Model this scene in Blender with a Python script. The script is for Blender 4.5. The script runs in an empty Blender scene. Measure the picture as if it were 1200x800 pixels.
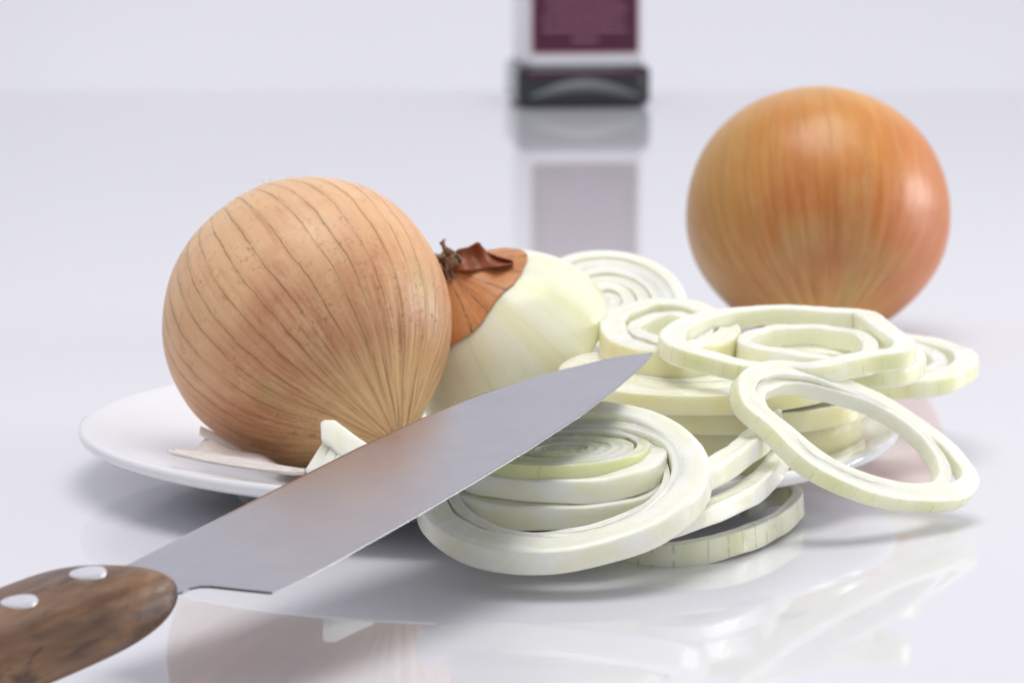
import bpy, bmesh, math, random
from mathutils import Vector, Matrix, noise
random.seed(7)
sc = bpy.context.scene
COL = sc.collection

# ------------------------------------------------------------------ camera
FPX = 4220.0                       # focal length in photograph pixels (1200 wide)
PITCH = math.radians(8.48)
CAM = Vector((.0064, -.9857, .185))
FW = Vector((0, math.cos(PITCH), -math.sin(PITCH)))
UP = Vector((0, math.sin(PITCH), math.cos(PITCH)))
RT = Vector((1, 0, 0))
cd = bpy.data.cameras.new('camera'); cam = bpy.data.objects.new('camera', cd); COL.objects.link(cam)
cam.location = CAM; cam.rotation_euler = (math.pi/2-PITCH, 0, 0)
cd.sensor_width = 36; cd.lens = 36*FPX/1200; cd.clip_start = .02; cd.clip_end = 50
cd.dof.use_dof = True; cd.dof.focus_distance = .865; cd.dof.aperture_fstop = 26
sc.camera = cam

# ------------------------------------------------------------------ light
w = bpy.data.worlds.new('World'); sc.world = w; w.use_nodes = True
bgn = w.node_tree.nodes['Background']
bgn.inputs[0].default_value = (.875, .875, .94, 1); bgn.inputs[1].default_value = .56
def area(name, loc, aim, size, power, col):
    l = bpy.data.lights.new(name, 'AREA'); l.shape = 'RECTANGLE'; l.size, l.size_y = size
    l.energy = power; l.color = col
    o = bpy.data.objects.new(name, l); COL.objects.link(o); o.location = loc
    o.rotation_euler = (Vector(aim)-Vector(loc)).to_track_quat('-Z', 'Y').to_euler()
    return o
area('softbox_overhead', (.15, -.12, 2.1), (.02, .05, 0), (1.4, 1.1), 26.0, (1, .985, .97))
area('softbox_side', (1.05, .34, .22), (.05, .08, .04), (.46, .36), 4.8, (1, .98, .97))
area('backdrop_fill', (0, 1.42, -.75), (0, 1.75, .15), (2.6, .2), 5.0, (.97, .97, 1))  # unseen fill lamp added behind the table edge to brighten the backdrop
sc.view_settings.view_transform = 'Standard'; sc.view_settings.look = 'None'
sc.view_settings.gamma = 1; sc.view_settings.exposure = .12; sc.view_settings.use_curve_mapping = False

# ------------------------------------------------------------------ pixel geometry
def ray(px, py): return FW + RT*((px-600)/FPX) + UP*((400-py)/FPX)
def onz(px, py, z): d = ray(px, py); return CAM + d*((z-CAM.z)/d.z)
def ony(px, py, y): d = ray(px, py); return CAM + d*((y-CAM.y)/d.y)
class Plane:
    def __init__(s, p, n): s.p = Vector(p); s.n = Vector(n).normalized()
    def hit(s, px, py):
        d = ray(px, py); return CAM + d*(((s.p-CAM).dot(s.n))/d.dot(s.n))
def slope(px, py, z, dzdx, dzdy): return Plane(onz(px, py, z), (-dzdx, -dzdy, 1))
def ell(cx, cy, a, b, rot=0, n=72, wob=0, seed=0):
    r = math.radians(rot); out = []
    for i in range(n):
        t = 2*math.pi*i/n
        k = 1+wob*(math.sin(2*t+seed)+.6*math.sin(3*t+1.7*seed)+.3*math.sin(5*t+seed*.6))
        x, y = a*k*math.cos(t), b*k*math.sin(t)
        out.append((cx+x*math.cos(r)-y*math.sin(r), cy+x*math.sin(r)+y*math.cos(r)))
    return out
def spline(pts, n, closed):
    P = [Vector(p) for p in pts]; m = len(P); out = []
    segs = m if closed else m-1
    for i in range(n):
        t = i/n*segs if closed else i/(n-1)*segs
        k = min(int(t), segs-1); f = t-k
        g = (lambda j: P[j % m]) if closed else (lambda j: P[max(0, min(m-1, j))])
        a, b, c, d = g(k-1), g(k), g(k+1), g(k+2)
        out.append(.5*((2*b)+(c-a)*f+(2*a-5*b+4*c-d)*f*f+(3*b-a-3*c+d)*f**3))
    # even spacing
    return out

# ------------------------------------------------------------------ materials
class MT:
    def __init__(s, name):
        s.m = bpy.data.materials.new(name); s.m.use_nodes = True; s.t = s.m.node_tree
        s.b = s.t.nodes['Principled BSDF']; s._uv = None
    def n(s, typ, **kw):
        x = s.t.nodes.new(typ)
        for k, v in kw.items(): setattr(x, k, v)
        return x
    def link(s, a, b): s.t.links.new(a, b)
    def val(s, sock, v):
        if hasattr(v, 'is_linked') or hasattr(v, 'links'): s.link(v, sock)
        else: sock.default_value = v
    def set(s, **kw):
        for k, v in kw.items(): s.val(s.b.inputs[k.replace('_', ' ')], v)
        return s
    def uv(s):
        if not s._uv:
            x = s.n('ShaderNodeUVMap'); sp = s.n('ShaderNodeSeparateXYZ'); s.link(x.outputs[0], sp.inputs[0]); s._uv = (x.outputs[0], sp.outputs[0], sp.outputs[1])
        return s._uv
    def obj(s): return s.n('ShaderNodeTexCoord').outputs['Object']
    def math(s, op, a, b=0.0, c=None, clamp=False):
        x = s.n('ShaderNodeMath', operation=op, use_clamp=clamp); s.val(x.inputs[0], a); s.val(x.inputs[1], b)
        if c is not None: s.val(x.inputs[2], c)
        return x.outputs[0]
    def comb(s, x, y, z=0.0):
        c = s.n('ShaderNodeCombineXYZ'); s.val(c.inputs[0], x); s.val(c.inputs[1], y); s.val(c.inputs[2], z); return c.outputs[0]
    def scale(s, vec, v3):
        m = s.n('ShaderNodeMapping'); s.link(vec, m.inputs[0]); m.inputs['Scale'].default_value = v3; return m.outputs[0]
    def noise(s, vec, sc_, detail=3, rough=.55, dist=0):
        x = s.n('ShaderNodeTexNoise'); s.link(vec, x.inputs['Vector']); x.inputs['Scale'].default_value = sc_
        x.inputs['Detail'].default_value = detail; x.inputs['Roughness'].default_value = rough; x.inputs['Distortion'].default_value = dist
        return x.outputs[0]
    def vor1(s, wv, sc_=1.0, rnd=.75):
        x = s.n('ShaderNodeTexVoronoi', voronoi_dimensions='1D', feature='DISTANCE_TO_EDGE'); s.link(wv, x.inputs['W'])
        x.inputs['Scale'].default_value = sc_; x.inputs['Randomness'].default_value = rnd; return x.outputs['Distance']
    def ramp(s, fac, stops, interp='LINEAR'):
        x = s.n('ShaderNodeValToRGB'); s.val(x.inputs[0], fac); r = x.color_ramp; r.interpolation = interp
        while len(r.elements) < len(stops): r.elements.new(.5)
        for e, (p, c) in zip(r.elements, stops):
            e.position = p; e.color = c if len(c) == 4 else (*c, 1)
        return x.outputs[0]
    def smooth(s, v, lo, hi, a=0.0, b=1.0):
        x = s.n('ShaderNodeMapRange', interpolation_type='SMOOTHSTEP'); s.val(x.inputs[0], v)
        for i, q in enumerate((lo, hi, a, b)): x.inputs[i+1].default_value = q
        return x.outputs[0]
    def mix(s, fac, a, b, mode='MIX'):
        x = s.n('ShaderNodeMix', data_type='RGBA', blend_type=mode); s.val(x.inputs[0], fac)
        for sk, v in ((x.inputs[6], a), (x.inputs[7], b)): s.val(sk, v if not isinstance(v, tuple) else (v if len(v) == 4 else (*v, 1)))
        return x.outputs[2]
    def bump(s, h, dist, strength=1.0):
        x = s.n('ShaderNodeBump'); s.link(h, x.inputs['Height']); x.inputs['Distance'].default_value = dist; x.inputs['Strength'].default_value = strength
        s.link(x.outputs[0], s.b.inputs['Normal'])

def plain(name, col, rough=.4, metal=0, **kw):
    m = MT(name); m.set(Base_Color=(*col, 1), Roughness=rough, Metallic=metal, **kw); return m.m

def mat_table():
    m = MT('white_gloss_acrylic'); o = m.obj()
    sm = m.noise(m.scale(o, (6, 6, 6)), 1.0, 3)
    m.set(Base_Color=(.74, .74, .78, 1), Roughness=m.smooth(sm, .3, .75, .03, .07), IOR=1.34)
    return m.m
def mat_backdrop():
    m = MT('matte_backdrop'); o = m.obj()
    f = m.noise(o, 3.0, 2)
    m.set(Base_Color=m.ramp(f, [(.3, (.83, .83, .88)), (.7, (.85, .85, .90))]), Roughness=.9); return m.m

def mat_skin(name, cols, nlines, line_strength, fine, green, gloss, seed, dirt, belt=None, sides=None):
    """dry outer onion skin: u runs round the bulb, v from neck (0) to root (1)"""
    m = MT(name); uvv, u, v = m.uv(); o = m.obj()
    base_n = m.noise(m.scale(o, (1, 1, 1)), 28.0, 4, .6, .4)
    tall = m.noise(m.comb(m.math('MULTIPLY', u, 16.0), m.math('MULTIPLY', v, 1.6), seed), 1.0, 4, .6)
    f = m.math('ADD', m.math('MULTIPLY', base_n, .55), m.math('MULTIPLY', tall, .45))
    c = m.ramp(f, cols)
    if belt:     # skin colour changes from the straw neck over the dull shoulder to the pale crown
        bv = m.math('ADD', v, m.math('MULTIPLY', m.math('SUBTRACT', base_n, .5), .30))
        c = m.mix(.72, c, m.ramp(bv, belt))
    # broad straw tone near the neck, paler crown
    c = m.mix(m.smooth(v, .26, .03, 0, .75), c, cols[-1][1])
    if sides:    # the bulb ripened olive on one flank and coral on the other
        sx = m.n('ShaderNodeSeparateXYZ'); m.link(o, sx.inputs[0])
        c = m.mix(m.smooth(sx.outputs[0], -.008, -.042, 0, .55), c, sides[0])
        c = m.mix(m.smooth(sx.outputs[0], .006, .040, 0, .55), c, sides[1])
    # green tinge patches
    gn = m.noise(m.comb(m.math('MULTIPLY', u, 5.0), m.math('MULTIPLY', v, 2.2), seed+4), 1.0, 2)
    c = m.mix(m.smooth(gn, .55, .75, 0, green), c, (.46, .40, .13))
    # fine fibre streaks
    st = m.noise(m.comb(m.math('MULTIPLY', u, 150.0), m.math('MULTIPLY', v, 4.0), seed+1), 1.0, 4, .65)
    nearneck = m.smooth(v, .42, .08, .55, 1.25)
    c = m.mix(m.math('MULTIPLY', m.smooth(st, .35, .7, 0, fine), nearneck, clamp=True), c, m.mix(.6, c, (.82, .58, .30)), 'MIX')
    c = m.mix(m.math('MULTIPLY', m.smooth(st, .48, .25, 0, fine), nearneck, clamp=True), c, m.mix(.6, c, (.18, .07, .025)), 'MIX')
    # long dark veins
    wob = m.noise(m.comb(m.math('MULTIPLY', u, 9.0), m.math('MULTIPLY', v, 7.0), seed+2), 1.0, 3)
    uu = m.math('ADD', m.math('MULTIPLY', u, float(nlines)), m.math('MULTIPLY', wob, .45))
    dl = m.vor1(uu, 1.0, .7)
    brk = m.noise(m.comb(m.math('MULTIPLY', u, float(nlines)*.9), m.math('MULTIPLY', v, 9.0), seed+3), 1.0, 3)
    wid = m.smooth(brk, .25, .7, .012, .060)
    line = m.smooth(m.math('DIVIDE', dl, wid), .25, 1.0, 1, 0)
    line = m.math('MULTIPLY', line, m.smooth(brk, .30, .58, .25, 1.0))
    c = m.mix(m.math('MULTIPLY', m.smooth(dl, .0, .22, .30, 0), line_strength), c, (.36, .17, .07))
    c = m.mix(m.math('MULTIPLY', line, line_strength), c, (.22, .085, .030))
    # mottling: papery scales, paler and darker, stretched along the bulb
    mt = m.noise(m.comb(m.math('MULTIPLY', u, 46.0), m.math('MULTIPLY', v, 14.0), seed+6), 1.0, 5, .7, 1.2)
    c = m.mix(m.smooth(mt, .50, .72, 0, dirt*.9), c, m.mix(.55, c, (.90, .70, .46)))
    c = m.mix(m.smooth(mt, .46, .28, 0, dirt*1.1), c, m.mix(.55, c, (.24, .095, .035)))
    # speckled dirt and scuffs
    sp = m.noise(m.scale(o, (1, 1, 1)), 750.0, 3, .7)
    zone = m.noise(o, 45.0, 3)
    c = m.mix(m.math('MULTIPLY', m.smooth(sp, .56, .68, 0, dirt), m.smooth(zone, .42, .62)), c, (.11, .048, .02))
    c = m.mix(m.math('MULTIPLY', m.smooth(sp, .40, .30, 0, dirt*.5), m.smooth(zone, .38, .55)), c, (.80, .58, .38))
    m.set(Base_Color=c, Roughness=m.smooth(st, .3, .7, gloss, gloss+.14), IOR=1.45, Coat_Weight=.12, Coat_Roughness=.25,
          Subsurface_Weight=.12, Subsurface_Radius=(.004, .0018, .0008), Subsurface_Scale=1.0)
    h = m.math('SUBTRACT', m.math('MULTIPLY', st, .5), m.math('MULTIPLY', line, .6))
    h = m.math('ADD', h, m.math('MULTIPLY', m.noise(o, 260.0, 3), .35))
    m.bump(h, .00035, .8)
    return m.m

def mat_flesh(name, veins=0.0, face=(.94, .94, .80), wall=(.90, .89, .70), sss=.5, seed=0.0, spacing=2.2, vmin=.04):
    """fresh cut onion: v<.25 cut face, .25-.5 inner wall, .5-.75 under face, >.75 outer wall; u in centimetres along the layer"""
    m = MT(name); uvv, u, v = m.uv(); o = m.obj()
    skin = m.smooth(v, .735, .79)
    inner = m.math('MULTIPLY', m.smooth(v, .24, .28), m.smooth(v, .52, .47))
    fib = m.noise(m.comb(m.math('MULTIPLY', u, 2.0), m.math('MULTIPLY', v, 26.0), seed), 1.0, 3)
    cl = m.noise(o, 110.0, 3)
    fc = m.mix(m.smooth(fib, .35, .7), face, tuple(min(1, k*q) for k, q in zip(face, (.93, .955, .86))))
    fc = m.mix(m.smooth(cl, .42, .68, 0, .6), fc, (.96, .96, .88))
    fc = m.mix(m.math('MULTIPLY', inner, .6), fc, (.91, .92, .71))
    yl = m.noise(m.comb(m.math('MULTIPLY', u, .9), m.math('MULTIPLY', v, 2.0), seed+2), 1.0, 3)
    wc = m.mix(m.smooth(yl, .35, .65), wall, tuple(min(1, k*q) for k, q in zip(wall, (1.02, 1.05, 1.22))))
    if veins > 0:
        gz = m.noise(m.comb(m.math('MULTIPLY', u, .55), 0.0, seed+5), 1.0, 2)
        wc = m.mix(m.smooth(gz, .42, .66, 0, .6), wc, (.72, .77, .42))
        jit = m.noise(m.comb(m.math('MULTIPLY', u, 1.2), m.math('MULTIPLY', v, 5.0), seed+7), 1.0, 1)
        dl = m.vor1(m.math('ADD', m.math('MULTIPLY', u, spacing), m.math('MULTIPLY', jit, .22)), 1.0, 1.0)
        amp = m.noise(m.comb(m.math('MULTIPLY', u, 1.7), 0.0, seed+9), 1.0, 2)
        ext = m.smooth(m.noise(m.comb(m.math('MULTIPLY', u, 3.1), m.math('MULTIPLY', v, 9.0), seed+8), 1.0, 1), .38, .52)
        line = m.math('MULTIPLY', m.math('MULTIPLY', m.smooth(dl, .03, .085, 1, 0), ext), m.smooth(amp, .48, .66, vmin, 1))
        wc = m.mix(m.math('MULTIPLY', line, veins), wc, (.20, .27, .035))
    c = m.mix(skin, fc, wc)
    # thin green-brown edge where the outer skin was cut
    c = m.mix(m.math('MULTIPLY', m.math('MULTIPLY', m.smooth(v, .965, .99), m.smooth(yl, .45, .6)), .18+.35*veins), c, (.36, .40, .12))
    m.set(Base_Color=c, Roughness=m.smooth(cl, .3, .7, .12, .30), IOR=1.40, Subsurface_Weight=sss,
          Subsurface_Radius=(.0050, .0048, .0032), Subsurface_Scale=1.0)
    h = m.math('ADD', m.math('MULTIPLY', m.noise(o, 1500.0, 2), .45), m.math('MULTIPLY', fib, .6))
    m.bump(h, .00012, .7)
    return m.m

def mat_wood():
    m = MT('walnut_handle'); o = m.obj()
    wv = m.scale(o, (20, 55, 55))
    a = m.noise(wv, 1.0, 5, .62, 1.6)
    b = m.noise(m.scale(o, (60, 700, 500)), 1.0, 3, .6)
    f = m.math('ADD', m.math('MULTIPLY', a, .75), m.math('MULTIPLY', b, .25))
    c = m.ramp(f, [(.30, (.050, .024, .012)), (.43, (.130, .064, .030)), (.54, (.21, .110, .053)), (.66, (.34, .19, .092)), (.8, (.15, .07, .032))])
    k = m.noise(m.scale(o, (45, 110, 110)), 1.0, 3, .6, 1.0)
    c = m.mix(m.smooth(k, .56, .70, 0, .8), c, (.035, .017, .010))
    m.set(Base_Color=c, Roughness=m.smooth(b, .3, .7, .34, .55), IOR=1.45, Coat_Weight=.10, Coat_Roughness=.3)
    m.bump(m.math('ADD', b, m.math('MULTIPLY', a, .8)), .0003, .7)
    return m.m
def mat_steel():
    m = MT('brushed_steel'); o = m.obj()
    b = m.noise(m.scale(o, (160, 5200, 60)), 1.0, 3, .6)     # grind marks run along the blade
    sm = m.noise(o, 60.0, 3)
    c = m.mix(m.smooth(b, .3, .7), (.45, .45, .47), (.51, .51, .53))
    m.set(Base_Color=c, Metallic=1.0, Roughness=m.smooth(sm, .3, .7, .19, .25))
    m.bump(b, .000004, .30)
    return m.m
def mat_paper():
    m = MT('dry_papery_skin'); uvv, u, v = m.uv()
    st = m.noise(m.comb(m.math('MULTIPLY', u, 3.0), m.math('MULTIPLY', v, 34.0), 1.0), 1.0, 4)
    c = m.ramp(st, [(.3, (.60, .51, .46)), (.5, (.77, .70, .66)), (.7, (.90, .86, .84))])
    m.set(Base_Color=c, Roughness=.45, IOR=1.4, Subsurface_Weight=.2, Subsurface_Radius=(.002, .0015, .001), Subsurface_Scale=1.0)
    m.bump(st, .0003, .7); return m.m
def mat_drystem():
    m = MT('dried_stem'); uvv, u, v = m.uv()
    st = m.noise(m.comb(m.math('MULTIPLY', u, 9.0), m.math('MULTIPLY', v, 2.0), 3.0), 1.0, 4)
    c = m.ramp(st, [(.3, (.06, .03, .018)), (.48, (.24, .13, .075)), (.68, (.52, .36, .24))])
    m.set(Base_Color=c, Roughness=.6); m.bump(st, .0006, .8); return m.m

M = dict(
    table=mat_table(), backdrop=mat_backdrop(),
    porcelain=plain('white_porcelain', (.83, .83, .85), .16, IOR=1.5, Coat_Weight=.3, Coat_Roughness=.06),
    steel=mat_steel(), edge=plain('honed_edge', (.52, .52, .54), .32, 1.0), darksteel=plain('heel_steel', (.20, .20, .21), .35, 1.0),
    rivet=plain('rivet_metal', (.86, .86, .88), .38, 1.0), wood=mat_wood(), paper=mat_paper(), drystem=mat_drystem(),
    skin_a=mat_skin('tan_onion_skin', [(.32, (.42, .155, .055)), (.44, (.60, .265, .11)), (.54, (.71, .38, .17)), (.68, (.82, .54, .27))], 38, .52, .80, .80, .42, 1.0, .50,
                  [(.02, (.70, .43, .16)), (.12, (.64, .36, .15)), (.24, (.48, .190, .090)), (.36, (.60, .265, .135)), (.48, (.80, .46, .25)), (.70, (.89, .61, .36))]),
    skin_b=mat_skin('copper_onion_skin', [(.30, (.46, .115, .018)), (.42, (.57, .18, .032)), (.54, (.66, .27, .052)), (.68, (.78, .44, .11))], 26, .10, .50, .45, .30, 5.0, .10,
                  [(.02, (.54, .28, .08)), (.16, (.38, .092, .013)), (.40, (.47, .125, .018)), (.60, (.60, .235, .040)), (.82, (.74, .42, .10))], ((.46, .30, .06), (.54, .145, .045))),
    skin_c=mat_skin('orange_skin_remnant', [(.28, (.42, .13, .03)), (.46, (.56, .21, .06)), (.62, (.62, .30, .12)), (.8, (.5, .2, .05))], 15, .9, .45, 0, .40, 9.0, .10),
    redskin=plain('dark_red_skin', (.26, .065, .018), .4, Subsurface_Weight=.15, Subsurface_Radius=(.003, .001, .0005)),
    flesh=mat_flesh('onion_flesh'),
    flesh_thick=mat_flesh('onion_flesh_cream', 0, (.93, .92, .78), (.89, .84, .49), seed=3.0),
    flesh_vein=mat_flesh('onion_flesh_green_veins', .95, (.94, .94, .80), (.90, .90, .64), seed=6.0, spacing=1.55, vmin=.25),
    flesh_vein2=mat_flesh('onion_flesh_faint_veins', .34, (.94, .94, .80), (.90, .89, .60), seed=11.0, spacing=1.9, vmin=.25),
    core=mat_flesh('onion_core', .35, (.80, .83, .58), (.72, .76, .36), seed=14.0, spacing=1.2),
    dome=mat_flesh('peeled_dome', .14, (.88, .86, .62), (.88, .87, .63), seed=17.0, spacing=1.3, vmin=.35),
    burgundy=plain('burgundy_label_paper', (.060, .003, .026), .5), labelprint=plain('label_print', (.36, .16, .25), .5),
    labeledge=plain('label_border', (.45, .25, .24), .5),
    bottle=plain('frosted_bottle_glass', (.90, .90, .95), .22, Transmission_Weight=.35, IOR=1.45),
    refraction_dark=plain('dark_refraction_glass', (.022, .026, .032), .12, IOR=1.5), lens=plain('refraction_arc_glass', (.15, .17, .175), .25, IOR=1.5),  # dark and pale tones paint the thick base's refraction as solid colour
    capm=plain('bottle_cap', (.05, .01, .03), .35),
)

# ------------------------------------------------------------------ object helpers
def mesh_obj(name, verts, faces, mat, uvs=None, parent=None, origin=None, smooth=True, mats=None, midx=None):
    me = bpy.data.meshes.new(name)
    org = Vector(origin) if origin is not None else Vector((0, 0, 0))
    me.from_pydata([tuple(Vector(v)-org) for v in verts], [], faces)
    if uvs:
        ul = me.uv_layers.new(name='UVMap')
        for p, fu in zip(me.polygons, uvs):
            for li, q in zip(p.loop_indices, fu): ul.data[li].uv = q
    for x in (mats or [mat]): me.materials.append(x)
    for i, p in enumerate(me.polygons):
        p.use_smooth = smooth
        if midx: p.material_index = midx[i]
    me.update()
    o = bpy.data.objects.new(name, me); COL.objects.link(o)
    if parent: o.parent = parent; o.location = org-Vector(parent.location)
    else: o.location = org
    return o
def empty(name, loc):
    o = bpy.data.objects.new(name, None); o.empty_display_size = .01; o.location = loc; COL.objects.link(o); return o
def tag(o, label=None, cat=None, group=None, kind=None):
    for k, v in (('label', label), ('category', cat), ('group', group), ('kind', kind)):
        if v: o[k] = v
    return o

def lathe(profile, segs):
    """profile [(r,z)] open chain; returns verts, faces, uvs"""
    V, Fc, UV = [], [], []
    for r, z in profile:
        for i in range(segs):
            a = 2*math.pi*i/segs; V.append(Vector((r*math.cos(a), r*math.sin(a), z)))
    n = len(profile)
    for j in range(n-1):
        for i in range(segs):
            k = (i+1) % segs
            Fc.append((j*segs+i, j*segs+k, (j+1)*segs+k, (j+1)*segs+i))
            u0, u1, v0, v1 = i/segs, (i+1)/segs, j/(n-1), (j+1)/(n-1)
            UV.append(((u0, v0), (u1, v0), (u1, v1), (u0, v1)))
    return V, Fc, UV
def frame(axis, hint=(0, 0, 1)):
    z = Vector(axis).normalized(); x = Vector(hint).cross(z)
    if x.length < 1e-4: x = Vector((1, 0, 0)).cross(z)
    x.normalize(); y = z.cross(x); return Matrix((x, y, z)).transposed()
def camdir(r, u, t): return (RT*r+UP*u-FW*t).normalized()

# ------------------------------------------------------------------ setting
def sheet(name, x0, x1, y0, y1, z, th, mat):
    V = [(x0, y0, z), (x1, y0, z), (x1, y1, z), (x0, y1, z), (x0, y0, z-th), (x1, y0, z-th), (x1, y1, z-th), (x0, y1, z-th)]
    Fs = [(0, 1, 2, 3), (7, 6, 5, 4), (0, 4, 5, 1), (1, 5, 6, 2), (2, 6, 7, 3), (3, 7, 4, 0)]
    o = mesh_obj(name, V, Fs, mat, smooth=False)
    return o
t = sheet('tabletop', -1.6, 1.6, -1.5, 1.36, 0, .02, M['table'])
tag(t, 'glossy white tabletop mirroring the onions and plate', 'table', kind='structure')
# backdrop: paper sweep standing behind the table
prof = [(1.75+.0, 2.2), (1.75, .6), (1.75, .1), (1.75, -.5)]
b = sheet('backdrop', -3.0, 3.0, 1.75, 1.77, 2.4, 3.0, M['backdrop'])
tag(b, 'plain pale lavender white backdrop behind the table', 'backdrop', kind='structure')

# ------------------------------------------------------------------ plate
PR, PH = .1126, .0164
def make_plate():
    top = [(.0005, .0058), (.03, .0058), (.058, .0059), (.066, .0063), (.074, .0073), (.082, .0090), (.092, .0117), (.101, .0141), (.107, .0156), (.1105, .0163), (.1120, .0164)]
    lip = [(PR+.0004, .0160), (PR+.0007, .0150), (PR+.0004, .0138), (PR-.0010, .0128)]
    und = [(.107, .0115), (.098, .0090), (.088, .0062), (.078, .0040), (.070, .0032)]
    foot = [(.0685, .0004), (.0675, 0.0001), (.0645, 0.0001), (.0635, .0004), (.0625, .0028), (.03, .0026), (.0005, .0026)]
    V, Fc, UV = lathe(top+lip+und, 160)
    n = len(top+lip+und)
    root = empty('plate', (0, 0, 0))
    tag(root, 'round white porcelain plate under the onion pile', 'plate')
    mesh_obj('dish', V, [f[::-1] for f in Fc], M['porcelain'], None, root)
    V, Fc, UV = lathe([(.070, .0033)]+foot, 160)
    mesh_obj('foot_ring', V, [f[::-1] for f in Fc], M['porcelain'], None, root)
make_plate()

# ------------------------------------------------------------------ whole onions
def onion(name, label, centre, R, squash, axis, mat, neck, spin, ridge, hairs=()):
    root = empty(name, centre); tag(root, label, 'onion')
    segs, rows = 288, 150; V, Fc, UV = [], [], []
    ax = frame(axis, FW if abs(Vector(axis).normalized().dot(FW)) < .9 else UP)
    for j in range(rows+1):
        th = .02+(math.pi-.04)*j/rows
        for i in range(segs):
            a = 2*math.pi*i/segs
            nk = neck*math.exp(-(th/.30)**2)
            rt = neck*.25*math.exp(-((math.pi-th)/.22)**2)
            r = R*(1+nk+rt)
            p = Vector((math.sin(th)*math.cos(a+spin), math.sin(th)*math.sin(a+spin), math.cos(th)*squash))
            lump = noise.noise(p*1.7+Vector((R*900, 1, 2)))*.018
            near = math.exp(-(th/.75)**2)
            fold = noise.noise(Vector((math.cos(a)*9, math.sin(a)*9, th*1.2)))*.028*near*ridge
            fold += noise.noise(Vector((math.cos(a)*26, math.sin(a)*26, th*1.5)))*.007*math.exp(-(th/1.0)**2)*ridge
            seg = (abs(math.sin(a*8.5+1.3*noise.noise(Vector((math.cos(a)*2, math.sin(a)*2, th)))))**.5-.6)*.0035*ridge
            V.append(Vector(centre)+ax @ (p*(r*(1+lump+fold+seg))))
    for j in range(rows):
        for i in range(segs):
            k = (i+1) % segs
            Fc.append((j*segs+i, (j+1)*segs+i, (j+1)*segs+k, j*segs+k))
            UV.append(((i/segs, j/rows), (i/segs, (j+1)/rows), ((i+1)/segs, (j+1)/rows), ((i+1)/segs, j/rows)))
    Fc.append(tuple(range(segs))); UV.append([(0, 0)]*segs)
    Fc.append(tuple(range(rows*segs, rows*segs+segs))[::-1]); UV.append([(0, 1)]*segs)
    mesh_obj('bulb', V, Fc, mat, UV, root, centre)
    # small torn fibres standing off the skin
    for (px, py, dx, dy, L) in hairs:
        p0 = plane_at(centre, px, py)
        V, Fc = [], []
        n = 7
        for q in range(n+1):
            f = q/n; c = p0+RT*(dx*L*f)+UP*(dy*L*f+.0006*math.sin(f*4))
            rr = .00014*(1-.7*f)
            for s in range(5): V.append(c+RT*(rr*math.cos(s*1.2566))+UP*(rr*math.sin(s*1.2566))+FW*(rr*math.sin(s*1.2566+.8)))
        for q in range(n):
            for s in range(5): Fc.append((q*5+s, q*5+(s+1) % 5, q*5+5+(s+1) % 5, q*5+5+s))
        mesh_obj('skin_fibre', V, Fc, M['paper'], [[(0, 0)]*4]*len(Fc), root, p0)
    return root
def plane_at(c, px, py): return Plane(c, FW).hit(px, py)
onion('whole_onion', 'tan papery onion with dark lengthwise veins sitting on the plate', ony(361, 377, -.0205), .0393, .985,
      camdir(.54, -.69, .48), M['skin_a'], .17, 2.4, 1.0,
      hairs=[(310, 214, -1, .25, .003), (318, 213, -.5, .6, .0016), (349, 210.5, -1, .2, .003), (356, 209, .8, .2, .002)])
onion('whole_onion', 'smooth copper orange onion standing on the table behind the plate', ony(958, 250, .262), .0459, .96,
      camdir(.02, -.93, .36), M['skin_b'], .06, 1.1, .35)

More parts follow.
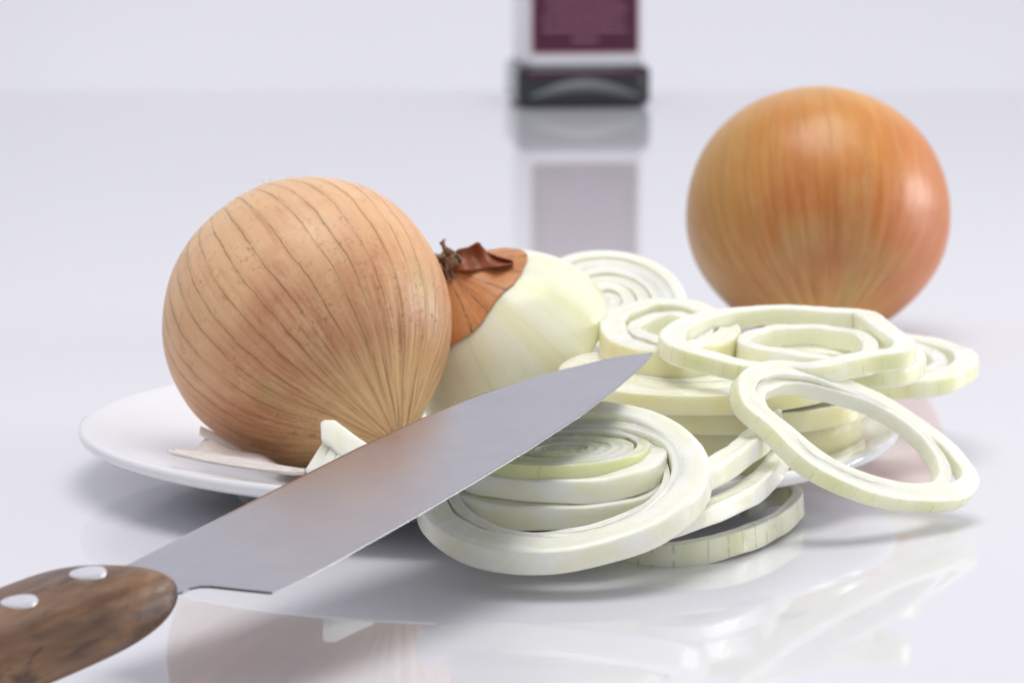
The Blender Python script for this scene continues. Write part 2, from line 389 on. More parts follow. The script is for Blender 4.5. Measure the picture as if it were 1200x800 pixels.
# ------------------------------------------------------------------ cut onion layers
def layer_mesh(curve, n, wall, height, closed, lean=0.0, seed=0.0, rough=1.0, dish=.0004, round_=.28, fill=False, lift=0.0):
    """sweep a rounded rectangular section along a 3-D curve lying in the plane with normal n (curve = outer upper edge)"""
    N = len(curve); V, Fc, UV = [], [], []
    cen = sum(curve, Vector((0, 0, 0)))/N
    # section: (s inward, t down, v)
    r = round_*min(wall, height)*.8; S = []
    def arc(cx, cy, a0, a1, v0, v1, k=5):
        for q in range(k): f = q/(k-1); a = a0+(a1-a0)*f; S.append((cx+r*math.cos(a), cy+r*math.sin(a), v0+(v1-v0)*f))
    # start outer-upper corner going inward on top
    arc(r, r, -math.pi/2-math.pi/4, -math.pi/2, 0.0, .03, 3)
    for q in (.33, .5, .67): S.append((r+(wall-2*r)*q, dish*math.sin(math.pi*q), .03+.19*q))
    arc(wall-r, r, -math.pi/2, 0, .22, .28)
    for q in (.35, .65): S.append((wall, r+(height-2*r)*q, .28+.18*q))
    arc(wall-r, height-r, 0, math.pi/2, .46, .54)
    S.append((wall*.5, height, .62))
    arc(r, height-r, math.pi/2, math.pi, .70, .78)
    for q in (.25, .5, .75): S.append((-.10*height*math.sin(math.pi*q)*0, height-r-(height-2*r)*q, .78+.18*q))
    arc(r, r, math.pi, math.pi*1.25, .96, .995, 3)
    m = len(S); length = 0; us = []
    for i in range(N):
        if i: length += (curve[i]-curve[i-1]).length
        us.append(length*100)
    INN = []
    for i in range(N):
        a = curve[(i-2) % N] if closed else curve[max(0, i-2)]
        c = curve[(i+2) % N] if closed else curve[min(N-1, i+2)]
        q = n.cross((c-a).normalized()).normalized()
        INN.append(-q if q.dot(cen-curve[i]) < 0 else q)
    for _ in range(6):
        INN = [((INN[(i-1) % N] if closed or i else INN[i])+INN[i]*2+(INN[(i+1) % N] if closed or i < N-1 else INN[i])).normalized() for i in range(N)]
    for i in range(N):
        inn = INN[i]
        ph = us[i]*.9+seed*3.1 if not closed else 0
        wk = 1+rough*(.07*math.sin(ph)+.05*math.sin(2.3*ph+seed)+.025*math.sin(6.1*ph))
        hk = 1+rough*(.05*math.sin(.7*ph+1)+.03*math.sin(3.1*ph+seed))
        up = rough*.0004*math.sin(1.1*ph+seed*2)
        if closed:
            q = 2*math.pi*i/N
            wk = 1+rough*(.08*math.sin(2*q+seed*3)+.06*math.sin(3*q+seed)+.03*math.sin(7*q+seed*2)+.015*math.sin(17*q+seed))
            hk = 1+rough*(.05*math.sin(2*q+seed)+.03*math.sin(5*q+seed*4))
            up = rough*(.0005*math.sin(2*q+seed*2)+.0003*math.sin(3*q+seed*5)+.00012*math.sin(9*q+seed))
        if not closed:   # torn, thinner ends
            e = min(i, N-1-i)/max(1, N*.06); e = min(1, e); wk *= .72+.28*e
        for (s, tt, v) in S:
            jit = noise.noise(curve[i]*900+Vector((s*1500, tt*1500, seed)))*.00012*rough
            ln = lean*(tt/height)
            V.append(curve[i]+inn*(s*wk+ln+jit)-n*(tt*hk-up-lift+jit))
    rows = N if closed else N-1
    for i in range(rows):
        k = (i+1) % N
        ua, ub = us[i], us[k] if k else us[i]+(us[i]-us[i-1])
        for j in range(m):
            l = (j+1) % m
            v0, v1 = S[j][2], S[l][2] if l else 1.0
            Fc.append((i*m+j, i*m+l, k*m+l, k*m+j)); UV.append(((ua, v0), (ua, v1), (ub, v1), (ub, v0)))
    if not closed:
        Fc.append(tuple(range(m))); UV.append([(us[0], .1)]*m)
        Fc.append(tuple(range((N-1)*m, N*m))[::-1]); UV.append([(us[-1], .1)]*m)
    if fill:     # close the heart of a slice with a shallow button
        inner = [j for j in range(m) if abs(S[j][2]-.28) < 1e-6][0]
        low = [j for j in range(m) if abs(S[j][2]-.46) < 1e-6][0]
    return V, Fc, UV
def fixn(o):
    bm = bmesh.new(); bm.from_mesh(o.data); bmesh.ops.recalc_face_normals(bm, faces=bm.faces); bm.to_mesh(o.data); bm.free()

def ring(name, label, px, plane, layers, closed=True, cat='onion ring', n=110, mat='flesh', seed=1.0, group=None, rnd=.17, shift=(0, 0, 0)):
    """layers: list of (outer scale, wall m, height m, lift m, material or None)"""
    pts = spline([Vector((x, y, 0)) for x, y in px], n, closed)
    cur = [plane.hit(p.x, p.y)+Vector(shift) for p in pts]
    cen = sum(cur, Vector((0, 0, 0)))/len(cur)
    span = max((a-b).length for a in cur[::6] for b in cur[::6])
    print('RING', label[:44], 'centre', [round(q, 3) for q in cen], 'span %.1f cm' % (span*100), 'zmin %.3f' % (min(c.z for c in cur)-layers[0][2]))
    base = cen-plane.n*layers[0][2]
    single = len(layers) == 1
    root = None if single else empty(name, base)
    for q, (f, wall, hgt, lift, mm) in enumerate(layers):
        c2 = [cen+(p-cen)*f+plane.n*lift for p in cur]
        if q:   # inner layers are never quite concentric
            c2 = [p+Vector((.0007*math.sin(seed*3+q), .0005*math.cos(seed*2+q), 0)) for p in c2]
        V, Fc, UV = layer_mesh(c2, plane.n, wall, hgt, closed, seed=seed+q*1.7, lean=.0004*(1 if q % 2 else -1), round_=rnd if len(layers) < 4 else .06, rough=1.0 if len(layers) < 4 else .25)
        o = mesh_obj(name if single else 'layer', V, Fc, M[mm or mat], UV, root, base)
        fixn(o)
        if single: root = o
    tag(root, label, cat, group); return root

def solid_layers(k, f0, wall_frac, R, height, mat='flesh', core='core'):
    """k nested layers filling a slice of radius R (m)"""
    out = []; step = f0/k
    for q in range(k):
        f = f0-step*q
        out.append((f, step*R*1.0 if q < k-1 else step*R*.99, height*(1-.05*(q % 3)), -.00022*(q % 2)-.00006*q, mat if q < k-2 else core))
    return out

# --- back slice, leaning towards the viewer
ring('onion_slice', 'whole onion slice with tight pale layers leaning behind the peeled half', ell(716, 350, 90, 57, 8, wob=.006, seed=2),
     Plane(ony(716, 350, .075), (.05, -.42, .9)), solid_layers(6, 1.0, .9, .0225, .007, 'flesh', 'flesh'), cat='onion slice', seed=2.0)
# --- lower slices of the stack
ring('onion_slice', 'wide flat slice at the bottom of the pile beside the green core', ell(870, 482, 140, 25, 0, wob=.01, seed=3),
     slope(870, 482, .0215, 0, .02), solid_layers(4, 1.0, .9, .030, .0115, 'flesh_thick', 'flesh'), cat='onion slice', seed=3.0)
ring('onion_slice', 'yellowish slice under the knife tip in the middle of the pile', ell(828, 430, 176, 33, -1, wob=.012, seed=5),
     slope(828, 430, .0345, 0, .03), solid_layers(4, 1.0, .9, .040, .0052, 'flesh_thick', 'flesh'), cat='onion slice', seed=5.0)
ring('onion_slice', 'second yellowish slice, squeezed between the knife tip slice and the bottom slice', ell(846, 456, 168, 30, 1, wob=.014, seed=2),
     slope(846, 456, .0278, .01, .03), solid_layers(4, 1.0, .9, .038, .0056, 'flesh_thick', 'flesh'), cat='onion slice', seed=21.0)
# --- veined ring overhanging the plate at the right
ring('onion_ring', 'faintly green veined ring overhanging the far right of the plate', ell(1040, 414, 105, 29, 4, wob=.012, seed=1),
     slope(1040, 414, .0285, -.02, .03), [(1, .0075, .0052, 0, 'flesh_vein2'), (.66, .005, .0048, -.0005, 'flesh')], seed=4.0)
# --- ring left of the top one
ring('onion_ring', 'small blurred ring lying between the back slice and the broken ring', ell(785, 380, 84, 30, 2, wob=.015, seed=4),
     slope(785, 380, .0430, .02, .05), [(1, .0075, .009, 0, 'flesh_thick'), (.62, .0045, .007, -.001, 'flesh')], seed=6.0)
# --- top ring with a broken kink
ring('onion_ring', 'broken ring with a sharp kink on top of the pile, before the copper onion',
     [(772, 394), (788, 376), (822, 364), (870, 358), (930, 356), (985, 358), (1022, 362), (1031, 367), (1050, 384), (1073, 403),
      (1060, 411), (1020, 415), (960, 425), (900, 428), (845, 423), (795, 410)],
     slope(922, 393, .0440, -.02, .07), [(1, .0062, .0050, 0, 'flesh_vein2')], n=160, seed=7.0)
ring('onion_ring', 'thin ring squeezed between the broken ring and the overhanging ring', ell(982, 411, 104, 21, 3, wob=.015, seed=5),
     slope(982, 411, .0365, -.02, .05), [(1, .0045, .0050, 0, 'flesh_vein2')], seed=18.0)
ring('onion_ring', 'inner ring nested inside the broken kinked ring', ell(948, 399, 82, 20, 3, wob=.02, seed=7),
     slope(948, 399, .0418, -.02, .06), [(1, .0045, .0055, 0, 'flesh')], seed=8.0)
# --- ring on the plate rim (its front arc shows under the flat slice)
ring('onion_ring', 'half ring laid on the plate rim below the flat slice', [(800, 556), (830, 548), (862, 533), (890, 514), (910, 493), (916, 474), (905, 460)],
     slope(818, 520, .0262, .02, .06), [(1, .0060, .0058, 0, 'flesh')], closed=False, seed=9.0)
# --- arc leaning from the rim down to the table
ring('onion_ring', 'half ring sloping off the plate behind the large front ring',
     [(938, 482), (932, 512), (914, 542), (886, 567), (850, 588), (810, 604), (775, 612), (750, 614)],
     slope(860, 583, .0172, .05, .06), [(1, .0056, .0048, 0, 'flesh')], closed=False, seed=10.0)
# --- curved piece on the table
ring('onion_piece', 'curved onion piece with short green veins lying on the bare table',
     [(690, 616), (735, 631), (780, 637), (826, 633), (870, 623), (906, 607), (932, 588), (941, 578), (936, 570), (918, 566), (892, 568), (868, 576)],
     slope(850, 630, .0062, .01, .03), [(1, .0032, .0060, 0, 'flesh_vein')], closed=False, cat='onion piece', seed=11.0)
# --- slices seen through the large front ring
ring('onion_ring', 'lowest thin ring seen inside the large front ring', ell(648, 556, 132, 42, 0, wob=.01, seed=6),
     slope(648, 596, .0185, 0, .26), [(1, .0050, .0060, 0, 'flesh')], seed=12.0)
ring('onion_ring', 'pale ring stacked directly beneath the green core slice', ell(656, 531, 126, 31, 0, wob=.012, seed=3),
     slope(656, 562, .0255, 0, .12), [(1, .0060, .0060, 0, 'flesh')], seed=13.0)
ring('onion_slice', 'small greenish core slice with fine rings inside the large front ring', ell(654, 524, 106, 21, -2, wob=.01, seed=8),
     slope(654, 545, .0287, 0, .05), solid_layers(7, 1.0, .9, .0215, .0034, 'core', 'core'), cat='onion slice', seed=14.0)
# --- large front ring
ring('onion_ring', 'large thick ring leaning off the plate front below the knife', ell(659, 557, 173, 87, -6, wob=.008, seed=9),
     slope(655, 642, .0128, .07, .37), [(1, .0074, .0072, 0, 'flesh'), (.81, .0032, .0066, -.0008, 'flesh'), (.725, .0018, .0060, -.0018, 'flesh')], n=140, rnd=.26, seed=15.0)
# --- right-hand leaning ring
ring('onion_ring', 'two layered oval ring leaning from the pile onto the table at right',
     [(866, 446), (874, 432), (902, 423), (948, 427), (1008, 447), (1060, 472), (1108, 508), (1138, 542), (1146, 570), (1124, 586),
      (1072, 586), (1008, 571), (948, 539), (902, 497), (872, 470)],
     Plane(onz(1125, 576, .0095), (.49, -.40, .77)), [(1, .0056, .0044, 0, 'flesh_vein2'), (.83, .0036, .0042, -.0004, 'flesh')], n=150, seed=16.0)

# ------------------------------------------------------------------ peeled half onion
def half_onion():
    C0 = ony(606, 419, .022); R, Hh = .0305, .0312
    A = frame(camdir(-.55, .69, .46), FW)
    base = C0.copy()
    root = empty('peeled_half_onion', base)
    tag(root, 'half onion, peeled white with brown skin left round its dried stem', 'onion half')
    def prof(f):       # f 0 at pole .. 1 at cut edge
        th = f*math.pi/2*1.02
        r = R*math.sin(min(th, math.pi/2))*(1 if f < .97 else 1-.015*(f-.97)/.03)
        z = Hh*math.cos(th)+.004*math.exp(-(f/.16)**2)
        return r, max(z, 0)
    segs, rows = 160, 70
    def cap(f0, f1, off, edge=None, rows=rows, bumpy=0):
        V, Fc, UV = [], [], []
        for j in range(rows+1):
            for i in range(segs):
                a = 2*math.pi*i/segs
                fe = f1*(edge(a) if edge else 1)
                f = f0+(fe-f0)*j/rows; r, z = prof(f)
                lump = 1+.02*noise.noise(Vector((math.cos(a)*1.5, math.sin(a)*1.5, f*2)))
                lump += bumpy*noise.noise(Vector((math.cos(a)*7, math.sin(a)*7, f*3)))
                nrm = Vector((r*math.cos(a), r*math.sin(a), z))
                nv = nrm.normalized()
                V.append(C0+A @ (nrm*lump+nv*off))
        for j in range(rows):
            for i in range(segs):
                k = (i+1) % segs; Fc.append((j*segs+i, (j+1)*segs+i, (j+1)*segs+k, j*segs+k))
                u0, u1 = i/segs, (i+1)/segs; v0, v1 = j/rows, (j+1)/rows
                UV.append(((u0, v0), (u0, v1), (u1, v1), (u1, v0)))
        return V, Fc, UV
    V, Fc, UV = cap(.02, 1, 0)
    # peeled surface uses the outer-wall band of the flesh material
    UV = [tuple((u*18, .80+.12*v) for u, v in q) for q in UV]
    # cut face with stepped layers
    nb = len(V); ringsf = [(1.0, 0), (.97, -.0), (.86, .0002), (.84, .0012), (.82, .0002), (.70, .0003), (.68, .0013), (.66, .0003), (.53, .0003), (.51, .0012), (.49, .0003), (.3, .0003), (.28, .0011), (.26, .0004), (.02, .0004)]
    rb = rows*segs; prev = [rb+i for i in range(segs)]
    rr0 = R*.985
    for f, dz in ringsf[1:]:
        cur = []
        for i in range(segs):
            a = 2*math.pi*i/segs; cur.append(len(V)); V.append(C0+A @ Vector((rr0*f*math.cos(a), rr0*f*math.sin(a), dz)))
        for i in range(segs):
            k = (i+1) % segs; Fc.append((prev[i], cur[i], cur[k], prev[k])); UV.append(((i*.1, .1), (i*.1, .12), (i*.1+.1, .12), (i*.1+.1, .1)))
        prev = cur
    Fc.append(tuple(prev)); UV.append([(0, .1)]*segs)
    fixn(mesh_obj('flesh', V, Fc, M['dome'], UV, root, base))
    # skin remnant: ragged cap round the stem
    def edge(a):
        q = 1.0+.06*math.sin(a*2+.6)+.05*math.sin(a*3+2.0)+.012*math.sin(a*7+1)+.02*noise.noise(Vector((math.cos(a)*5, math.sin(a)*5, 3)))
        return q
    V, Fc, UV = cap(.02, .41, .0005, edge, 40, .006)
    V2, _, _ = cap(.02, .407, .00015, edge, 40, .006)
    nv = len(V); rim = 40*segs
    Vs = V+V2[rim:rim+segs]
    for i in range(segs):
        k = (i+1) % segs; Fc.append((rim+i, nv+i, nv+k, rim+k)); UV.append([(i/segs, 1)]*4)
    fixn(mesh_obj('brown_skin', Vs, Fc, M['skin_c'], UV, root, base))
    pole = C0+A @ Vector((0, 0, Hh+.003)); ax = A @ Vector((0, 0, 1)); ex = A @ Vector((1, 0, 0)); ey = A @ Vector((0, 1, 0))
    # dried stem: withered strips curling out of the pole
    rnd = random.Random(4)
    for q in range(13):
        a = q*2.399; r0 = .0010+.0030*(q/13); L = .0055+.0035*rnd.random(); wd = .0026+.0022*rnd.random()
        out = ex*math.cos(a)+ey*math.sin(a); side = ax.cross(out)
        V, Fc, UV = [], [], []
        n, mm = 10, 5; ph = rnd.random()*6; curl = .2+.7*rnd.random()
        for i in range(n+1):
            f = i/n
            c = pole-ax*.003+out*(r0+L*.55*f*f*curl)+ax*(L*math.sin(f*1.5)*1.2)+side*(.0009*math.sin(f*5+ph))
            for k in range(mm):
                g = k/(mm-1)-.5; w_ = wd*(1-.55*f)*(1+.2*math.sin(f*9+ph))
                V.append(c+side*(g*w_*1.6)+out*(.0011*math.sin(g*6+ph+f*4)))
        for i in range(n):
            for k in range(mm-1):
                Fc.append((i*mm+k, i*mm+k+1, (i+1)*mm+k+1, (i+1)*mm+k))
                UV.append(((k/mm+q, i/n), ((k+1)/mm+q, i/n), ((k+1)/mm+q, (i+1)/n), (k/mm+q, (i+1)/n)))
        o = mesh_obj('dried_stem_strip', V, Fc, M['drystem'], UV, root, base)
        md = o.modifiers.new('thick', 'SOLIDIFY'); md.thickness = .00035
    # dark red flap of skin standing up behind the stem
    V, Fc, UV = [], [], []; n, mm = 16, 8
    p0 = Plane(pole-FW*.005, FW)
    lo = spline([(524, 318, 0), (540, 317, 0), (560, 316, 0), (582, 312, 0), (602, 308, 0)], n+1, False)
    hi = spline([(531, 299, 0), (538, 292, 0), (550, 289, 0), (559, 284, 0), (567, 290, 0), (577, 299, 0), (600, 306, 0)], n+1, False)
    for i in range(n+1):
        for k in range(mm+1):
            f = k/mm; q = lo[i].lerp(hi[i], f)
            P = p0.hit(q.x, q.y)+FW*(.004*math.sin(f*2.2)+.0012*math.sin(i*.9+f*3))
            V.append(P)
    for i in range(n):
        for k in range(mm):
            Fc.append((i*(mm+1)+k, (i+1)*(mm+1)+k, (i+1)*(mm+1)+k+1, i*(mm+1)+k+1))
            UV.append(((i/n, k/mm), ((i+1)/n, k/mm), ((i+1)/n, (k+1)/mm), (i/n, (k+1)/mm)))
    o = mesh_obj('skin_flap', V, Fc, M['redskin'], UV, root, base)
    md = o.modifiers.new('thick', 'SOLIDIFY'); md.thickness = .0004
    return root
half_onion()

# ------------------------------------------------------------------ scrap and papery skins on the plate
def strip_sheet(name, lo, hi, f3, n, mm, mat, th, parent=None, origin=None):
    V, Fc, UV = [], [], []
    a = spline([Vector((x, y, 0)) for x, y in lo], n+1, False); b_ = spline([Vector((x, y, 0)) for x, y in hi], n+1, False)
    for i in range(n+1):
        for k in range(mm+1):
            q = a[i].lerp(b_[i], k/mm); V.append(f3(q.x, q.y, i/n, k/mm))
    for i in range(n):
        for k in range(mm):
            Fc.append((i*(mm+1)+k, (i+1)*(mm+1)+k, (i+1)*(mm+1)+k+1, i*(mm+1)+k+1))
            UV.append(((i/n*3, k/mm), ((i+1)/n*3, k/mm), ((i+1)/n*3, (k+1)/mm), (i/n*3, (k+1)/mm)))
    o = mesh_obj(name, V, Fc, mat, UV, parent, origin if origin is not None else sum(V, Vector((0, 0, 0)))/len(V))
    md = o.modifiers.new('thick', 'SOLIDIFY'); md.thickness = th
    return o
o = strip_sheet('papery_skin', [(196, 529), (240, 541), (300, 551), (340, 554), (357, 552)], [(206, 528), (243, 531), (295, 537), (335, 546), (356, 551)],
    lambda x, y, i, k: ony(x, y, -.073+.010*k-.004*i)+UP*(.0007*math.sin(k*9+i*3)), 24, 8, M['paper'], .0003)
tag(o, 'long folded strip of dry onion skin along the plate rim', 'onion skin')
o = strip_sheet('papery_skin', [(226, 531), (260, 534), (300, 540), (330, 546)], [(238, 515), (262, 519), (300, 533), (330, 543)],
    lambda x, y, i, k: ony(x, y, -.060+.012*k)+UP*(.0006*math.sin(i*11)), 20, 8, M['paper'], .0003)
tag(o, 'brownish curled scrap of skin tucked below the tan onion', 'onion skin')
o = strip_sheet('papery_skin', [(234, 508), (262, 524), (300, 541), (320, 546)], [(235, 499), (254, 508), (290, 530), (316, 543)],
    lambda x, y, i, k: ony(x, y, -.050+.006*k), 20, 6, M['paper'], .0003)
tag(o, 'pale upright sliver of skin against the tan onion', 'onion skin')

def prism_px(name, px, plane, th, mat, parent, origin, bevel=.0006):
    bm = bmesh.new(); pts = [plane.hit(x, y) for x, y in px]
    vs = [bm.verts.new(p-Vector(origin)) for p in pts]; f = bm.faces.new(vs)
    ex = bmesh.ops.extrude_face_region(bm, geom=[f]); 
    bmesh.ops.translate(bm, vec=-plane.n*th, verts=[v for v in ex['geom'] if isinstance(v, bmesh.types.BMVert)])
    bmesh.ops.recalc_face_normals(bm, faces=bm.faces)
    bmesh.ops.bevel(bm, geom=list(bm.edges), offset=bevel, segments=3, profile=.6, affect='EDGES')
    ul = bm.loops.layers.uv.new('UVMap')
    for fc in bm.faces:
        for lp in fc.loops: lp[ul].uv = (lp.vert.co.x*100, .1+lp.vert.co.z*2)
    me = bpy.data.meshes.new(name); bm.to_mesh(me); bm.free(); me.materials.append(mat)
    for p in me.polygons: p.use_smooth = True
    o = bpy.data.objects.new(name, me); COL.objects.link(o); o.parent = parent; o.location = Vector(origin)-Vector(parent.location) if parent else origin
    return o
sb = ony(392, 540, -.078)
root = empty('onion_scrap', sb); tag(root, 'small torn white onion scrap wedged before the tan onion', 'onion piece')
prism_px('white_chunk', [(375, 494), (380, 491), (392, 491), (404, 500), (420, 512), (436, 522), (444, 536), (420, 545), (398, 533), (386, 520), (376, 514)],
         Plane(ony(400, 515, -.080), (-.1, -.8, .6)), .004, M['flesh'], root, sb)
for q in range(5):      # ribbed, glassy torn layer below it
    x0 = 378+q*9.5; y0 = 517+q*5.5
    prism_px('torn_rib', [(x0, y0), (x0+9, y0+5), (x0-6+q*2, y0+35-q*2), (x0-21+q*2.4, y0+33-q*2.5)], Plane(ony(385, 535, -.0805-.0007*q), (-.2, -.7, .7)), .003, M['flesh'] if q % 2 else M['flesh_thick'], root, sb, .0005)

# ------------------------------------------------------------------ knife
def knife():
    S = onz(160, 660, .022); T = onz(765, 414, .0455); Hh = onz(320, 695, .0230)
    d = (T-S).normalized(); wv = Hh-S; wv -= d*wv.dot(d); wv.normalize(); nn = d.cross(wv)
    if nn.z < 0: nn = -nn
    pl = Plane(S, nn)
    MX = Matrix((d, nn.cross(d), nn)).transposed()
    root = empty('kitchen_knife', S); root.rotation_euler = MX.to_euler()
    tag(root, 'kitchen knife with wooden handle resting its blade across the onion rings', 'knife')
    inv = MX.inverted()
    def loc(px, py): q = inv @ (pl.hit(px, py)-S); return Vector((q.x, -q.y, q.z))     # y runs from spine to edge
    spine = [loc(*p) for p in [(118, 681), (160, 660), (300, 588.5), (420, 528), (500, 491), (560, 466.5), (640, 441), (700, 427), (740, 418.5), (765, 414)]]
    low = [loc(*p) for p in [(190, 700), (214, 694), (222, 690), (234, 687.5), (246, 687.3), (262, 689), (290, 692), (320, 695), (360, 676), (400, 655), (480, 610), (560, 563), (620, 527), (680, 488), (720, 458), (745, 436.5), (757, 425), (765, 414)]]
    print('KNIFE blade', (spine[-1]-spine[1]).length, 'width', low[7].y, 'handle front', low[1])
    def sp_at(x):
        for a, b_ in zip(spine, spine[1:]):
            if a.x <= x <= b_.x: f = (x-a.x)/(b_.x-a.x); return a.lerp(b_, f)
        return spine[0] if x < spine[0].x else spine[-1]
    # dense lower line keeping the heel corner
    lowd = []
    for i, (a, b_) in enumerate(zip(low, low[1:])):
        for q in range(6): lowd.append(a.lerp(b_, q/6))
    lowd.append(low[-1])
    heel_i = 7*6
    # spine parameter runs evenly against the lower line
    N = len(lowd); x0, x1 = spine[0].x, spine[-1].x
    V, Fc, mi = [], [], []
    cols = [0, .03, .25, .5, .75, .93, 1.0]
    cum = [0]
    for i in range(1, N): cum.append(cum[-1]+(lowd[i]-lowd[i-1]).length)
    for i in range(N):
        L = lowd[i]; f = cum[i]/cum[-1]
        s = sp_at(x0+(x1-x0)*f)
        wid = (L-s).length; bev = min(.6, .0005/max(wid, 1e-5))
        cc = [0, .03, .25, .5, .75, 1-bev, 1.0]
        for c in cc:
            p = s.lerp(L, c)
            thick = .0010*(1-.72*c)
            if c == 1.0 and i >= heel_i: thick = .00005
            if c == 0: thick *= .8
            thick *= min(1, .15+wid/.010)
            V.append(Vector((p.x, p.y, thick)))
        for c in cc:
            p = s.lerp(L, c)
            thick = .0010*(1-.72*c)
            if c == 1.0 and i >= heel_i: thick = .00005
            if c == 0: thick *= .8
            thick *= min(1, .15+wid/.010)
            V.append(Vector((p.x, p.y, -thick)))
    m = 14
    for i in range(N-1):
        for j in range(6):
            a = i*m+j; b_ = a+m
            Fc.append((a, a+1, b_+1, b_)); mi.append(1 if (j == 5 and i >= heel_i) else 0)
            a += 7; b_ += 7
            Fc.append((a, b_, b_+1, a+1)); mi.append(1 if (j == 5 and i >= heel_i) else 0)
        a = i*m; b_ = a+m
        Fc.append((a, b_, b_+7, a+7)); mi.append(0)
        Fc.append((a+6, a+13, b_+13, b_+6)); mi.append(2 if i < heel_i else 1)
    Fc.append((0, 7, 8, 9, 10, 11, 12, 13, 6, 5, 4, 3, 2, 1)); mi.append(0)
    def child(name, V, Fc, mat, mats=None, midx=None, smooth=True, UV=None, parent=root):
        me = bpy.data.meshes.new(name); me.from_pydata([(v[0], -v[1], v[2]) for v in V], [], Fc)
        for x in (mats or [mat]): me.materials.append(x)
        for i, p in enumerate(me.polygons):
            p.use_smooth = smooth
            if midx: p.material_index = midx[i]
        o = bpy.data.objects.new(name, me); COL.objects.link(o); o.parent = parent; fixn(o); return o
    bl = child('blade', V, Fc, None, [M['steel'], M['edge'], M['darksteel']], mi, smooth=False)
    # handle: two wooden scales lofted along -x, tang between them
    hf = low[1]                                     # where the wood ends at the lower side
    stations = [(-.118, -.0015, .0270, .0094), (-.110, -.0035, .0290, .0102), (-.088, -.0020, .0272, .0099), (-.064, -.0008, .0270, .0096), (-.042, -.0002, .0276, .0096),
                (-.025, .0000, .0282, .0095), (-.012, .0000, .0282, .0094), (-.004, .0010, .0276, .0089), (.002, .0040, .0266, .0078), (.0062, .0090, .0254, .0060), (.0085, .0138, .0240, .0038), (.0093, .0174, .0228, .0020)]
    HX = -.0205
    V, Fc = [], []; K = 44; n = len(stations)
    for (x, y0, y1, h) in stations:
        yc, hw = (y0+y1)/2, (y1-y0)/2
        for k in range(K):
            a = 2*math.pi*k/K; c, s = math.cos(a), math.sin(a)
            y = yc-hw*math.copysign(abs(c)**.72, c); z = h*math.copysign(abs(s)**.72, s)
            back = .008*(1-((y-yc)/max(hw, 1e-4)+1)/2)*max(0, (x+.03)/.04)
            V.append(Vector((x+HX-back, y, z)))
    for i in range(n-1):
        for k in range(K): Fc.append((i*K+k, i*K+(k+1) % K, (i+1)*K+(k+1) % K, (i+1)*K+k))
    Fc.append(tuple(range(K))); Fc.append(tuple(range((n-1)*K, n*K))[::-1])
    o = child('handle', V, Fc, M['wood'])
    md = o.modifiers.new('soft', 'SUBSURF'); md.levels = 1; md.render_levels = 2
    for rx, ry in ((-.0318, .0184), (-.0520, .0188), (-.092, .0150)):
        for side in (1,):
            V, Fc, K = [], [], 28
            for (r, z) in ((.0038, -.0060), (.0040, .0090), (.0037, .0095), (.0020, .0097)):
                for k in range(K): V.append(Vector((rx+r*math.cos(2*math.pi*k/K), ry+r*math.sin(2*math.pi*k/K), z)))
            for j in range(3):
                for k in range(K): Fc.append((j*K+k, j*K+(k+1) % K, (j+1)*K+(k+1) % K, (j+1)*K+k))
            Fc.append(tuple(range(K))); Fc.append(tuple(range(3*K, 4*K)))
            child('rivet', V, Fc, M['rivet'], smooth=False)
knife()

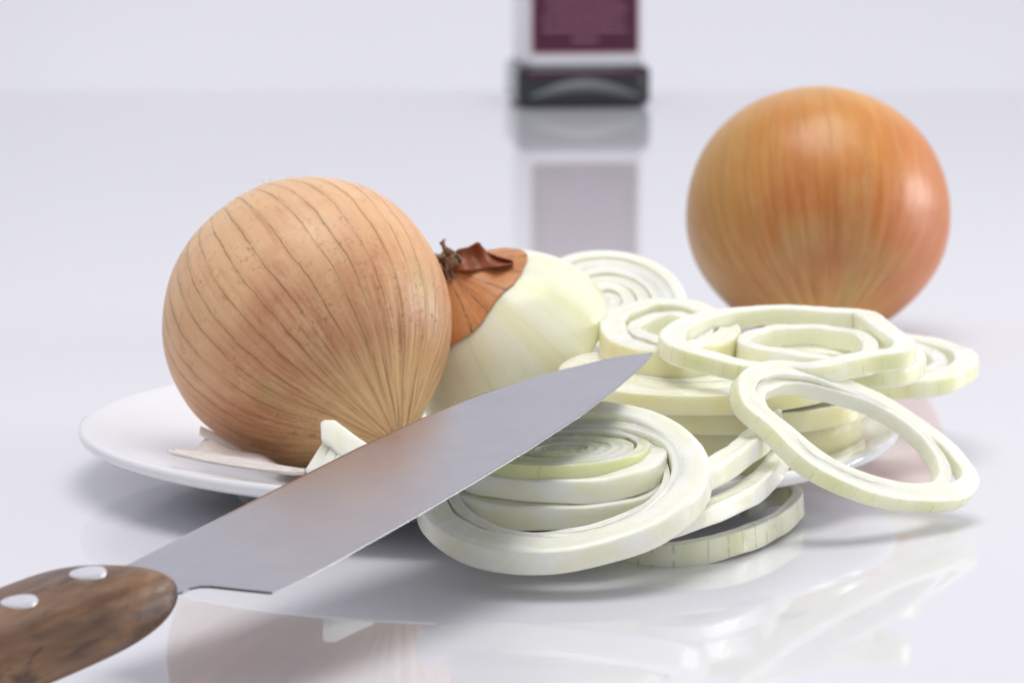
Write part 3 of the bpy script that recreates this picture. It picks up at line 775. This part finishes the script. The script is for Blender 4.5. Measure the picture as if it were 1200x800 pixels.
# ------------------------------------------------------------------ bottle in the background
def rbox(w, d, r, k=6):
    P = []
    for cx, cy, a0 in ((w/2-r, d/2-r, 0), (-w/2+r, d/2-r, 90), (-w/2+r, -d/2+r, 180), (w/2-r, -d/2+r, 270)):
        for q in range(k+1):
            a = math.radians(a0+90*q/k); P.append((cx+r*math.cos(a), cy+r*math.sin(a)))
    return P
def stack(sections):
    V, Fc = [], []; m = len(sections[0][0])
    for P, z in sections:
        for x, y in P: V.append(Vector((x, y, z)))
    for j in range(len(sections)-1):
        for i in range(m): k = (i+1) % m; Fc.append((j*m+i, j*m+k, (j+1)*m+k, (j+1)*m+i))
    Fc.append(tuple(range(m))[::-1]); Fc.append(tuple(range((len(sections)-1)*m, len(sections)*m)))
    return V, Fc
def bottle():
    W = .076; c = onz(684, 127, 0)+Vector((0, W/2, 0))
    c.x = onz(681, 127, 0).x-.002
    root = empty('bottle', c); root.rotation_euler.z = math.radians(6)
    tag(root, 'blurred square glass bottle with burgundy label on the table behind the onions', 'bottle')
    def ch(name, VF, mat, parent=root, smooth=True):
        me = bpy.data.meshes.new(name); me.from_pydata([tuple(v) for v in VF[0]], [], VF[1]); me.materials.append(mat)
        for p in me.polygons: p.use_smooth = smooth and len(p.vertices) == 4
        o = bpy.data.objects.new(name, me); COL.objects.link(o); o.parent = parent; fixn(o); return o
    B = W+.007
    ch('base', stack([(rbox(B-.006, B-.006, .008), .0006), (rbox(B, B, .009), .004), (rbox(B, B, .009), .0225), (rbox(B-.003, B-.003, .008), .0255)]), M['refraction_dark'])
    ch('body', stack([(rbox(W-.0035, W-.0035, .008), .0256), (rbox(W-.0015, W-.0015, .009), .028), (rbox(W-.0015, W-.0015, .009), .150), (rbox(W-.010, W-.010, .014), .160), (rbox(.034, .034, .0155), .168), (rbox(.029, .029, .0138), .180), (rbox(.029, .029, .0138), .200)]), M['bottle'])
    ch('cap', stack([(rbox(.033, .033, .0155), .200), (rbox(.033, .033, .0155), .226), (rbox(.030, .030, .0145), .228)]), M['capm'])
    y = -W/2
    def panel(name, x0, x1, z0, z1, yy, th, mat, parent=root, r=.002):
        P = [(px+(x0+x1)/2, pz+(z0+z1)/2) for px, pz in rbox(x1-x0, z1-z0, r)]
        V = [Vector((a, yy, b_)) for a, b_ in P]+[Vector((a, yy-th, b_)) for a, b_ in P]; m = len(P)
        Fc = [tuple(range(m)), tuple(range(m, 2*m))[::-1]]+[(i, (i+1) % m, m+(i+1) % m, m+i) for i in range(m)]
        return ch(name, (V, Fc), mat, parent, False)
    lab = panel('label_border', -.0330, .0338, .0332, .1130, y+.0002, .0004, M['labeledge'], r=.003)
    pn = panel('label', -.0318, .0326, .0346, .1118, y-.0003, .0003, M['burgundy'], r=.002)
    # rows of small print on the label (too blurred to read in the photograph)
    rnd = random.Random(3); V, Fc = [], []
    for row in range(10):
        z = .0412+row*.0063
        x = -.0255+(.018 if row == 0 else .002*rnd.random()); xe = .026-(.018 if row == 0 else .003*rnd.random())
        while x < xe:
            wl = .0012+.0030*rnd.random(); b0 = len(V); h = .0017
            yy = y-.00068
            V += [Vector((x, yy, z)), Vector((min(x+wl, xe), yy, z)), Vector((min(x+wl, xe), yy, z+h)), Vector((x, yy, z+h))]
            Fc.append((b0, b0+1, b0+2, b0+3)); x += wl+.0009
    ch('small_print', (V, Fc), M['labelprint'], pn, False)
    # refraction in the thick base put into colour: burgundy band, curved pale arc
    panel('base_refraction_band', -.0375, .0375, .0195, .0222, y-.0031, .0008, M['burgundy'], r=.001)
    y -= .0035; V, Fc = [], []; n = 30
    for i in range(n+1):
        f = i/n; x = -.034+.068*f
        zc = .0058+.0085*math.sin(math.pi*(f*.85+.08))**1.2; h = .0008+.0034*math.sin(math.pi*f)
        V += [Vector((x, y-.0006, zc-h)), Vector((x, y-.0012, zc)), Vector((x, y-.0006, zc+h)), Vector((x, y+.002, zc))]
    for i in range(n):
        for k in range(4): Fc.append((i*4+k, i*4+(k+1) % 4, i*4+4+(k+1) % 4, i*4+4+k))
    Fc += [(0, 1, 2, 3), (4*n, 4*n+1, 4*n+2, 4*n+3)]
    ch('base_refraction_arc', (V, Fc), M['lens'])
bottle()
